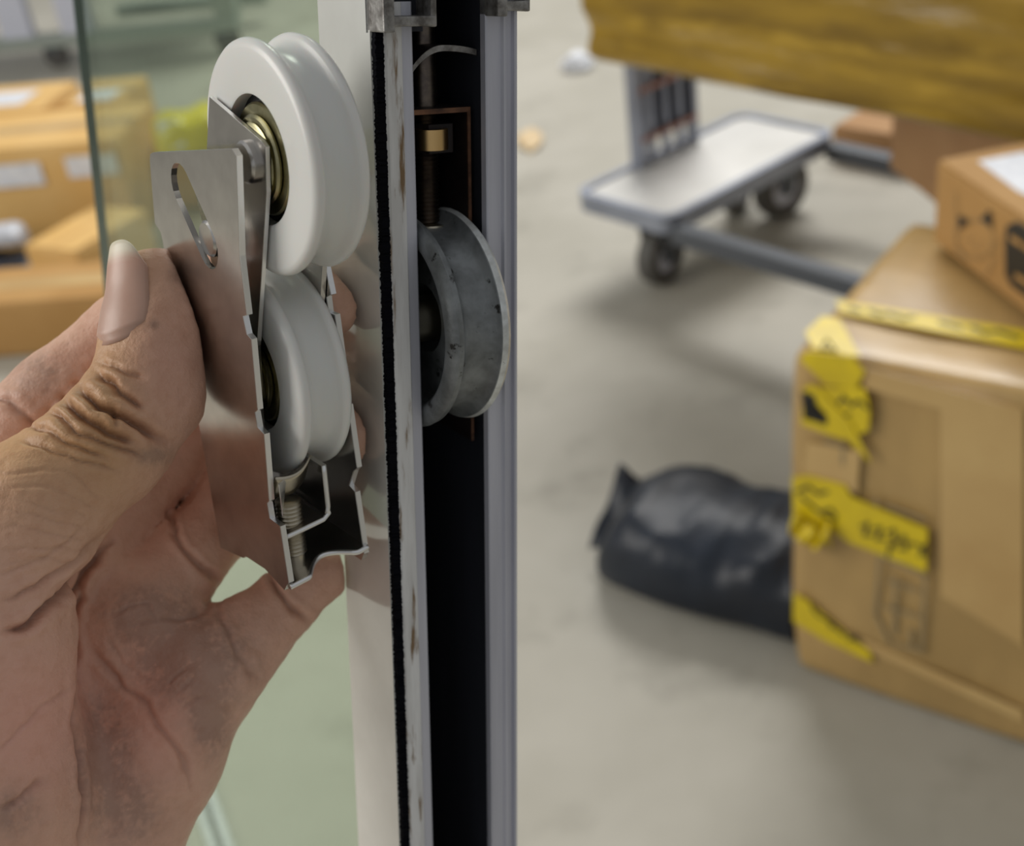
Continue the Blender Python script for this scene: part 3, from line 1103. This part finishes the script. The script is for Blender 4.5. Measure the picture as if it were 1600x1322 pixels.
def crumple_box(L, Wd, Ht, bev, cuts, amp, sc, seed, bulge=0.0):
    bm = bm_box(0, L, 0, Wd, 0, Ht, bev, 3)
    bmesh.ops.subdivide_edges(bm, edges=[e for e in bm.edges if e.calc_length() > bev * 2.5], cuts=cuts, use_grid_fill=True)
    P = np.array([v.co[:] for v in bm.verts])
    nz = np.stack([vnoise(P + 5, sc, seed + k) - .5 for k in range(3)], 1) * amp
    for v, q in zip(bm.verts, nz):
        c = v.co
        k = 4 * (c.z / Ht) * (1 - c.z / Ht)
        b = Vector(((c.x - L / 2) / L, (c.y - Wd / 2) / Wd, 0)) * bulge * k
        keep = 0.0 if c.z < 1e-4 else 1.0
        v.co = c + Vector(q) * keep + b
    return bm


def carton(name, label, O, xdir, L, Wd, Ht, m, group=None, seam=True, lab=None, tape=True, amp=.006, seed=1, cat='box'):
    """closed cardboard carton; local origin at front-left bottom corner, x along the front"""
    x = np.array([xdir[0], xdir[1], 0.0])
    x /= np.linalg.norm(x)
    y = np.array([-x[1], x[0], 0.0])
    Mx = frame(O, x, y)
    t = empty(name, Mx)
    tag(t, label, cat, group)
    mk('body', crumple_box(L, Wd, Ht - .003, min(.008, Ht * .1), 5, amp, 6.0, seed), m, t, auto=50)
    if seam:
        for y0, y1 in ((.004, Wd / 2 - .002), (Wd / 2 + .002, Wd - .004)):
            mk('flap', bm_box(.004, L - .004, y0, y1, Ht - .003, Ht, .001, 1), m, t)
    if tape:
        mk('tape', bm_box(-.001, L + .001, Wd / 2 - .024, Wd / 2 + .024, Ht, Ht + .0006), M['cleartape'], t)
    if lab:
        for (face, a0, a1, b0, b1) in lab:
            if face == 'top':
                mk('label', bm_box(a0 * L, a1 * L, b0 * Wd, b1 * Wd, Ht + .0006, Ht + .0014), M['paper'], t)
            else:
                mk('label', bm_box(a0 * L, a1 * L, -.0045, -.0035, b0 * Ht, b1 * Ht), M['paper'], t)
    return t, Mx


def carton_px(name, label, pl, pr, ytop, depth, m, **kw):
    a, b = ground(*pl), ground(*pr)
    Ht = height_to(a, ytop)
    return carton(name, label, a, b - a, np.linalg.norm(b - a), depth, Ht, m, **kw)


# ------------------------------------------------------------------ big taped carton on the right
ZT = 0.44
tA, tB, tC = ground(1240, 545, ZT), ground(1600, 619, ZT), ground(1452, 345, ZT)
xb = (tB - tA) / np.linalg.norm(tB - tA)
yb = np.array([-xb[1], xb[0], 0])
MBx = frame((tA[0], tA[1], 0), xb, yb)
big = empty('taped_carton', MBx)
tag(big, 'large worn carton wrapped in clear and yellow tape standing on the floor', 'box')
BL, BW = 0.56, abs((tC - tA) @ yb)
mk('body', crumple_box(BL, BW, ZT, .020, 9, .010, 9.0, 21, .006), M['wrapcard'], big, auto=60)


def face_poly(pts, off=-.0085, t=.0016):
    q = [hit(MBx, 1, off, *p) for p in pts]
    return plate([(v.x, v.z) for v in q], [], 0, t, lambda a, b, tt: (a, off - tt, b))


def top_poly(pts, off=.003, t=.0012):
    q = [hit(MBx, 2, ZT + off, *p) for p in pts]
    return plate([(v.x, v.y) for v in q], [], 0, t, lambda a, b, tt: (a, b, ZT + off + tt))


mk('clear_tape', face_poly([(1262, 690), (1345, 705), (1340, 770), (1256, 745)], -.0065, .001), M['cleartape'], big)
mk('clear_tape', face_poly([(1345, 572), (1600, 640), (1600, 1010), (1470, 930), (1470, 640), (1350, 606)], -.0062, .0006), M['cleartape'], big)
mk('clear_tape', face_poly([(1265, 960), (1600, 1110), (1600, 1128), (1268, 975)], -.0065, .001), M['cleartape'], big)
mk('yellow_tape', top_poly([(1306, 470), (1600, 517), (1640, 528), (1640, 560), (1600, 545), (1312, 490)]), M['ytape'], big)
mk('yellow_tape', face_poly([(1250, 560), (1262, 548), (1330, 556), (1352, 580), (1338, 606), (1290, 600)]), M['ytape'], big)
mk('yellow_tape', top_poly([(1258, 520), (1285, 495), (1312, 500), (1345, 560), (1270, 545)]), M['ytape'], big)
mk('yellow_tape', face_poly([(1256, 604), (1352, 606), (1360, 640), (1358, 672), (1318, 686), (1253, 662)]), M['ytape'], big)
mk('yellow_tape', face_poly([(1262, 600), (1276, 602), (1330, 660), (1362, 722), (1350, 712), (1312, 672)], -.0105), M['ytape'], big)
mk('yellow_tape', face_poly([(1238, 745), (1262, 742), (1322, 758), (1330, 775), (1450, 826), (1448, 893), (1330, 848), (1300, 830), (1240, 806)]), M['ytape'], big)
q0 = hit(MBx, 1, -.01, 1242, 800)
q1 = hit(MBx, 1, -.01, 1302, 852)
mk('tape_crumple', sheet(12, 8, lambda s, t, o: (q0.x + (q1.x - q0.x) * s, -.012 - .012 * abs(math.sin(7 * s + 3 * t)) - o, q0.z + (q1.z - q0.z) * t + .006 * math.sin(9 * s)), .0015), M['ytape'], big)
mk('yellow_tape', face_poly([(1240, 925), (1262, 938), (1300, 970), (1360, 1018), (1364, 1034), (1290, 1000), (1240, 970)]), M['ytape'], big)
ink = lambda strokes, w, off=-.0108, m='ink', name='print': mk(name, ribbon([[(hit(MBx, 1, off, *p).x, hit(MBx, 1, off, *p).z) for p in st] for st in strokes], w, lambda a, b, t: (a, off - t, b)), M[m], big)
_ink = ink
ink = lambda *a, **k: tag(_ink(*a, **k), kind='stuff')
ink([[(1346, 822), (1356, 818), (1350, 836), (1362, 836)], [(1366, 826), (1376, 824), (1370, 842), (1382, 842)], [(1386, 832), (1396, 828), (1398, 852), (1390, 852)], [(1392, 850), (1388, 868)],
     [(1402, 846), (1412, 838), (1416, 858), (1406, 858)], [(1420, 850), (1430, 850)], [(1436, 852), (1446, 868)], [(1446, 852), (1437, 868)]], .0028)
ink([[(1246, 768), (1262, 760), (1278, 772), (1292, 768)], [(1252, 776), (1270, 792), (1288, 806), (1304, 812)], [(1284, 800), (1298, 796), (1306, 806)]], .0034)
ink([[(1310, 630), (1318, 620), (1330, 634), (1342, 626), (1354, 638)], [(1314, 652), (1326, 648)]], .003)
ink([[(1258, 618), (1262, 650), (1286, 658)], [(1268, 622), (1272, 652)], [(1262, 630), (1284, 648)], [(1276, 640), (1284, 652)]], .008)
ink([[(1284, 545), (1292, 530), (1306, 548), (1284, 545)]], .0022)
ink([[(1268, 948), (1278, 962), (1292, 968), (1300, 980)], [(1300, 975), (1318, 992)], [(1322, 988), (1342, 1004)], [(1326, 1000), (1340, 994)]], .0028)
ink([[(1368, 780), (1372, 800)], [(1384, 790), (1444, 812)], [(1374, 868), (1368, 960), (1390, 1004), (1440, 1018), (1446, 900), (1376, 868)], [(1390, 908), (1430, 922)], [(1384, 948), (1432, 962)], [(1400, 905), (1398, 990)], [(1424, 985), (1424, 1008)], [(1290, 690), (1318, 696), (1316, 724)]], .004, -.0075, 'faint', 'faded_print')
tp = lambda strokes, w: tag(mk('print', ribbon([[(hit(MBx, 2, ZT + .0045, *p).x, hit(MBx, 2, ZT + .0045, *p).y) for p in st] for st in strokes], w, lambda a, b, t: (a, b, ZT + .0045 + t)), M['ink'], big), kind='stuff')
tp([[(1330, 482), (1342, 486)], [(1360, 486), (1375, 492), (1390, 490)], [(1395, 492), (1412, 498), (1426, 496)], [(1470, 504), (1500, 512)], [(1520, 512), (1540, 520), (1560, 518)], [(1566, 520), (1590, 528)]], .005)

# ------------------------------------------------------------------ small printed carton on top
zs = ZT + .0065
sA, sB = ground(1456, 378, zs), ground(1600, 490, zs)
xs = (sB - sA) / np.linalg.norm(sB - sA)
ys = np.array([-xs[1], xs[0], 0])
MS = frame(sA, xs, ys)
small = empty('printed_carton', MS)
tag(small, 'small kraft carton with cat drawing and black panel on top of the big box', 'box')
SH = height_to(sA, 250)
SL, SW = .36, .20
mk('body', crumple_box(SL, SW, SH - .002, .006, 4, .002, 6, 31), M['card'], small, auto=50)
mk('lid_flap', bm_box(.002, SL - .002, .002, SW - .002, SH - .002, SH + .0005, .001, 1), M['card'], small)


def sf(p):
    q = hit(MS, 1, -.002, *p)
    return q.x, q.z


sm_ = lambda a, b, t: (a, -.002 - t, b)
blk = [sf((1570, 372)), sf((1574, 352)), sf((1590, 346)), sf((1640, 380)), sf((1650, 400)), sf((1650, 480)), sf((1640, 490)), sf((1580, 446)), sf((1571, 428))]
mk('black_panel', plate(blk, [], 0, .0006, sm_), M['ink'], small)
tag(mk('print', ribbon([[sf((1582, 372)), sf((1600, 384)), sf((1630, 402))], [sf((1590, 432)), sf((1630, 458))]], .006, lambda a, b, t: (a, -.0027 - t, b)), M['card'], small), kind='stuff')
ear = lambda pts: mk('cat_ear', plate([sf(p) for p in pts], [], 0, .0005, sm_), M['ink'], small)
ear([(1497, 336), (1514, 346), (1498, 358)])
ear([(1532, 342), (1546, 328), (1549, 356)])
head = [sf((1523 + 30 * math.cos(a), 374 + 30 * math.sin(a))) for a in np.linspace(0, 2 * math.pi, 25)]
tag(mk('cat_outline', ribbon([head, [sf((1516, 372)), sf((1512, 376))], [sf((1534, 376)), sf((1537, 381))], [sf((1520, 384)), sf((1528, 388))], [sf((1493, 300)), sf((1494, 390)), sf((1508, 404))], [sf((1553, 372)), sf((1556, 400)), sf((1540, 432))]], .0012, sm_), M['faint'], small), kind='stuff')
lt = [hit(MS, 2, SH + .0006, *p) for p in [(1528, 252), (1600, 238), (1650, 262), (1650, 322), (1592, 300)]]
mk('shipping_label', plate([(v.x, v.y) for v in lt], [], 0, .0005, lambda a, b, t: (a, b, SH + .0006 + t)), M['paper'], small)

# ------------------------------------------------------------------ stock cart
ZD = .185
dA, dB, dC, dD = [ground(*p, ZD) for p in ((922, 290), (1173, 195), (1310, 204), (1051, 340))]
ex = (dC - dD) / np.linalg.norm(dC - dD)
ey = np.array([-ex[1], ex[0], 0])
DL = np.linalg.norm(dC - dD)
MC = frame((dD[0], dD[1], 0), ex, ey)       # x along the deck, y toward the outer end
cart = empty('stock_cart', MC)
tag(cart, 'grey platform cart with black casters and long side rails under the mustard parcel', 'cart')
DW = .24


def rounded(x0, x1, y0, y1, r, n=6):
    o = []
    for cx, cy, a in ((x1 - r, y1 - r, 0), (x0 + r, y1 - r, 90), (x0 + r, y0 + r, 180), (x1 - r, y0 + r, 270)):
        for k in range(n + 1):
            t = math.radians(a + 90 * k / n)
            o.append((cx + r * math.cos(t), cy + r * math.sin(t)))
    return o


ro, ri = rounded(-.01, DL, 0, DW, .035), rounded(.004, DL - .014, .014, DW - .014, .025)
mk('deck', plate(ri, [], ZD - .02, ZD - .006, lambda a, b, t: (a, b, t)), M['deck'], cart)
mk('deck_rim', plate(ro, [ri], ZD - .034, ZD, lambda a, b, t: (a, b, t)), M['frame'], cart)


def caster(x, y, r, yaw):
    c, s = math.cos(yaw), math.sin(yaw)
    T = Matrix.Translation((x, y, r)) @ Matrix.Rotation(yaw, 4, 'Z')
    h = mk('caster', bm_box(-.035, .035, -.03, .03, ZD - .055 - r, ZD - .045 - r, .003), M['darkbar'], cart)
    h.matrix_local = T
    for sy in (-1, 1):
        mk('fork', plate([(-.032, ZD - .055 - r), (.032, ZD - .055 - r), (.012, -.012), (-.012, -.012)], [], 0, .003, lambda a, b, t, sy=sy: (a, sy * .024 + t, b)), M['darkbar'], h)
    mk('tyre', lathe([(-.017, r * .55), (-.019, r * .8), (-.016, r * .96), (-.008, r), (.008, r), (.016, r * .96), (.019, r * .8), (.017, r * .55)], 40, 'Y'), M['tyre'], h, auto=40)
    mk('hub', lathe([(-.014, .006), (-.014, r * .57), (.014, r * .57), (.014, .006)], 24, 'Y'), M['whitepost'], h, auto=40)
    mk('axle', lathe([(-.03, .0005), (-.03, .006), (.03, .006), (.03, .0005)], 12, 'Y', close=False), M['darkbar'], h)


inv = MC.inverted()
for wp, yw, rr in (((1035, 440), .12, .058), ((1220, 337), -.15, .064)):
    g = inv @ Vector(ground(*wp))
    caster(g.x, g.y, rr, yw)
caster(DL - .08, DW - .05, .056, .4)
for rx, mm_ in ((.012, 'darkbar'), (DL - .02, 'darkbar')):
    mk('side_rail', bm_box(rx - .016, rx + .016, -1.3, .004, ZD - .05, ZD - .018, .003), M[mm_], cart)
mk('cross_bar', bm_box(0, DL - .02, -.62, -.58, ZD - .045, ZD - .018, .003), M['darkbar'], cart)
mk('end_deck', bm_box(-.01, DL, -1.52, -1.3, ZD - .045, ZD, .01), M['deck'], cart)
caster(.06, -1.42, .056, .1)
caster(DL - .08, -1.42, .056, .1)
# end frame with upright posts
pp = [inv @ Vector(ground(x, y, ZD)) for x, y in ((1002, 258), (1104, 222))]
yq = DW - .02
px0, px1 = pp[0].x, pp[1].x
for x_, w_ in ((px0, .013), (px1, .008)):
    mk('post', bm_box(x_ - w_, x_ + w_, yq - .012, yq + .012, ZD - .02, .443, .003), M['frame'], cart)
mk('top_bar', bm_box(px0 - .013, px1 + .013, yq - .012, yq + .012, .42, .444, .003), M['frame'], cart)
for k in range(3):
    xk = px0 + (px1 - px0) * (k + 1) / 4
    mk('upright_bar', bm_box(xk - .007, xk + .007, yq - .006, yq + .006, ZD - .006, .42, .001), M['frame'], cart)
for zk in (.235, .33):
    mk('cross_rod', tube([(px0, yq - .012, zk), (px1, yq - .012, zk)], .005, 8), M['rodred'], cart)
mk('end_panel', bm_box(px0 + .02, px1 - .004, yq + .013, yq + .02, ZD + .03, .38), M['navy'], cart)

# ------------------------------------------------------------------ mustard parcel and the cartons that carry it
ZP = .447
pA, pB = ground(910, 96, ZP), ground(1575, 226, ZP)
xp = (pB - pA) / np.linalg.norm(pB - pA)
yp = np.array([-xp[1], xp[0], 0])
MP = frame(pA, xp, yp)
PL, PW, PH = np.linalg.norm(pB - pA) + .05, .24, .34
par = empty('wrapped_parcel', MP)
tag(par, 'long mustard yellow parcel wrapped in shiny tape at the top of the picture', 'parcel')


def parcel_mesh():
    bm = bm_box(0, PL, 0, PW, 0, PH, .03, 3)
    bmesh.ops.subdivide_edges(bm, edges=[e for e in bm.edges if e.calc_length() > .08], cuts=26, use_grid_fill=True)
    P = np.array([v.co[:] for v in bm.verts])
    w = (vnoise(P * [3, 3, 22] + 9, 1.0, 41) - .5) * .016 + (vnoise(P * [9, 9, 40] + P[:, [2, 0, 1]] * 5 + 9, 1.0, 42) - .5) * .010
    for v, d in zip(bm.verts, w):
        v.co.y += d if v.co.y < PW / 2 else -d
        v.co.x += .15 * d
        if v.co.z > .05:
            v.co.z += .4 * d
    return bm


mk('body', parcel_mesh(), M['mustard'], par, auto=70)
mk('end_fold', sheet(10, 16, lambda s, t, o: (PL - .02 + .045 * s, -.004 + .03 * s + .012 * math.sin(9 * t + 3 * s), .02 + (PH - .05) * t), .002), M['mustard'], par, smooth=True)

kA, kB = ground(1390, 262, ZD - .015), ground(1454, 318, ZD - .015)
xk = (kB - kA) / np.linalg.norm(kB - kA)
carton('brown_carton', 'brown carton on the cart rails under the right end of the mustard parcel', kA, xk, .46, .42, ZP - .004 - kA[2], M['card3'], seed=51, tape=False, seam=False)
carton_px('low_carton', 'low orange brown carton behind the cart rail', (1300, 252), (1420, 275), 196, .3, M['card3'], seed=52, tape=False)

# ------------------------------------------------------------------ black bag and scraps
def bag(name, label, O, xdir, L, Wd, Ht, m, seed, pinch=(.5, .0), cat='bag', amp=.02, group=None, clip=None):
    x = np.array([xdir[0], xdir[1], 0.0])
    x /= np.linalg.norm(x)
    Mx = frame(O, x, np.array([-x[1], x[0], 0.0]))
    t = empty(name, Mx)
    tag(t, label, cat, group)
    n, k = 56, 40
    bm = bmesh.new()
    rows = []
    for i in range(n + 1):
        s = i / n
        e = max(0.0, 1 - abs(2 * s - 1) ** 9) ** .5
        row = []
        for j in range(k):
            a = 2 * math.pi * j / k
            ca, sa = math.cos(a), math.sin(a)
            yy = math.copysign(abs(ca) ** .6, ca) * .5 * Wd * (.55 + .45 * e) * (1 - pinch[0] * (1 - s) ** 6)
            zz = (math.copysign(abs(sa) ** .7, sa) * .5 + .5) * Ht * (.06 + .94 * e)
            row.append((L * s, yy + Wd / 2, zz))
        rows.append(row)
    P = np.array(rows).reshape(-1, 3)
    d1 = np.abs(vnoise(P + 3, 11, seed) - .5) * 2 * amp
    d2 = np.abs(vnoise(P + 3, 26, seed + 1) - .5) * amp
    d3 = (vnoise(P + 3, 8, seed + 2) - .5) * amp
    Q = P.copy()
    up = P[:, 2] / Ht
    Q[:, 2] = np.maximum(.001, P[:, 2] - (d1 + d2) * up)
    Q[:, 1] += d3
    Q[:, 0] += d3 * .7
    if clip is not None:
        for a in range(len(Q)):
            g = clip.inverted() @ (Mx @ Vector(Q[a]))
            if g.x > -.008 and g.y > -.03:
                g.x = -.008 - .02 * (Q[a][2] / Ht) * abs(math.sin(40 * Q[a][1]))
                Q[a] = (Mx.inverted() @ (clip @ g))[:]
    bv = [bm.verts.new(q) for q in Q]
    for i in range(n):
        for j in range(k):
            bm.faces.new((bv[i * k + j], bv[i * k + (j + 1) % k], bv[(i + 1) * k + (j + 1) % k], bv[(i + 1) * k + j]))
    bm.faces.new(bv[:k][::-1])
    bm.faces.new(bv[-k:])
    mk('body', bm, m, t, auto=80)
    return t, Mx


b0, b1 = ground(908, 932), ground(1250, 1036)
bgo, bgm = bag('black_bag', 'crumpled black plastic bag lying against the big taped carton', b0, b1 - b0, np.linalg.norm(b1 - b0) + .06, .21, .13, M['blackbag'], 61, (.05, 0), amp=.024, clip=MBx)
mk('tied_corner', sheet(10, 8, lambda s, t, o: (-.018 + .05 * s, .06 + .10 * t, .03 + .07 * t * (1 - .2 * s) + .006 * math.sin(8 * t + 5 * s) + o), .003), M['blackbag'], bgo, smooth=True)


def scrap(name, label, px, py, L, Wd, Ht, m, seed, cat):
    g = ground(px, py)
    bm = bmesh.new()
    bmesh.ops.create_icosphere(bm, subdivisions=3, radius=1)
    P = np.array([v.co[:] for v in bm.verts])
    nz = vnoise(P + 4, 2.3, seed) * .7 + vnoise(P + 4, 5, seed + 1) * .3
    for v, q in zip(bm.verts, nz):
        f = .6 + .8 * q
        v.co = Vector((v.co.x * L * f, v.co.y * Wd * f, max(0.0, (v.co.z * f + .55) * Ht)))
    o = mk(name, bm, m, None)
    o.location = g
    return tag(o, label, cat)


scrap('paper_scrap', 'crumpled white paper scrap on the floor beside the mustard parcel', 905, 108, .045, .04, .03, M['paper'], 71, 'paper')
scrap('cardboard_scrap', 'small cream cardboard scrap on the floor beside the door rail', 828, 222, .03, .07, .012, mat('cream_card', S(214, 190, 150), rough=.7), 72, 'scrap')

# ------------------------------------------------------------------ cartons and bags on the left
LG = 'parcels piled on the warehouse floor at the left'
carton_px('kraft_carton', 'low kraft carton nearest the hand at the left edge', (-90, 566), (190, 548), 484, .17, M['card'], seed=81, group=LG)
carton_px('amber_carton', 'amber carton turned corner forward behind the low kraft carton', (142, 468), (250, 398), 394, .15, M['card2'], seed=82, group=LG, tape=False)
carton_px('labelled_carton', 'wide amber carton with white shipping labels on its front', (-70, 398), (224, 375), 246, .26, M['card2'], seed=83, group=LG, lab=[('front', .33, .60, .64, .86), ('front', .73, .985, .68, .88)])
carton_px('square_carton', 'square amber carton at the far left edge with pale label on top', (-30, 312), (104, 304), 180, .22, M['card2'], seed=84, group=LG, lab=[('top', .15, .7, .2, .7)], tape=False)
carton_px('square_carton', 'small amber carton just right of the glass edge beside the yellow bag', (138, 305), (228, 298), 166, .2, M['card2'], seed=85, group=LG, lab=[('top', .2, .8, .1, .5)])
carton_px('flat_carton', 'flat amber carton under the yellow bag seen through the glass', (264, 330), (368, 318), 232, .22, M['card2'], seed=86, group=LG, tape=False)
for bn, bl_, pa, pb, W_, H_, m_, sd, z_ in (
        ('grey_bag', 'pale grey plastic mailer lying above the black mailer', (-60, 436), (48, 430), .06, .05, 'greybag', 91, .065),
        ('black_mailer', 'black plastic mailer on the low kraft carton at left edge', (-70, 466), (52, 459), .15, .06, 'blackbag', 92, .0)):
    a, b = ground(*pa), ground(*pb)
    a[2] = b[2] = z_
    bag(bn, bl_, a, b - a, np.linalg.norm(b - a), W_, H_, M[m_], sd, (.2, 0), amp=.012, group=LG)
a, b = ground(250, 262, .16), ground(345, 240, .16)
a[2] = height_to(ground(264, 330), 232) + .002
ybg, ybm = bag('yellow_bag', 'bright yellow plastic mailer with white label seen through the glass', a, b - a, .19, .13, .10, M['yellowbag'], 93, (.2, 0), amp=.02, group=LG)
mk('label', sheet(6, 6, lambda s, t, o: (.02 + .045 * s, .012 - .016 * s + .02 * t, .035 + .055 * t + o), .002), M['paper'], ybg)

# far rack on casters
f0, f1 = ground(48, 108), ground(140, 100)
xf = (f1 - f0) / np.linalg.norm(f1 - f0)
MF = frame(f0, xf, np.array([-xf[1], xf[0], 0]))
rack = empty('wheeled_rack', MF)
tag(rack, 'pale wheeled rack far behind the cartons at the top left', 'rack')
FW = np.linalg.norm(f1 - f0)
for xx in (0, FW):
    mk('post', bm_box(xx - .055, xx + .055, -.02, .02, .10, 1.3, .006), M['whitepost'], rack)
mk('base_bar', bm_box(-.35, FW + .55, -.03, .03, .07, .11, .006), M['greenish'], rack)
mk('base_bar', bm_box(FW, FW + .55, .30, .36, .07, .11, .006), M['greenish'], rack)
mk('shelf', bm_box(-.1, FW + .55, -.03, .36, .40, .43, .006), M['whitepost'], rack)
mk('post', bm_box(FW + .48, FW + .55, -.02, .05, .10, 1.3, .006), M['greenish'], rack)
for xx in (-.25, FW * .5, FW + .5):
    h = mk('caster', bm_box(xx - .02, xx + .02, -.02, .02, .05, .08, .003), M['darkbar'], rack)
    mk('tyre', lathe([(-.015, .01), (-.015, .038), (-.01, .042), (.01, .042), (.015, .038), (.015, .01)], 24, 'Y', (xx, 0, .042)), M['tyre'], h, auto=40)

# white trim strip on the floor beyond the glass
s0, s1 = ground(296, 1180), ground(352, 1345)
xt = (s1 - s0) / np.linalg.norm(s1 - s0)
MT = frame(s0 - xt * .1, xt, np.array([-xt[1], xt[0], 0]))
strip = empty('plastic_strip', MT)
tag(strip, 'white plastic trim strip with dark groove lying on the floor below the palm', 'trim strip')
LS = np.linalg.norm(s1 - s0) + .25
for y0, y1, m_, nm in ((-.013, -.004, 'paper', 'edge'), (-.004, .004, 'darkbar', 'groove'), (.004, .013, 'paper', 'edge')):
    mk(nm, bm_box(0, LS, y0, y1, 0, .006 if nm == 'edge' else .003, .001, 1), M[m_], strip)
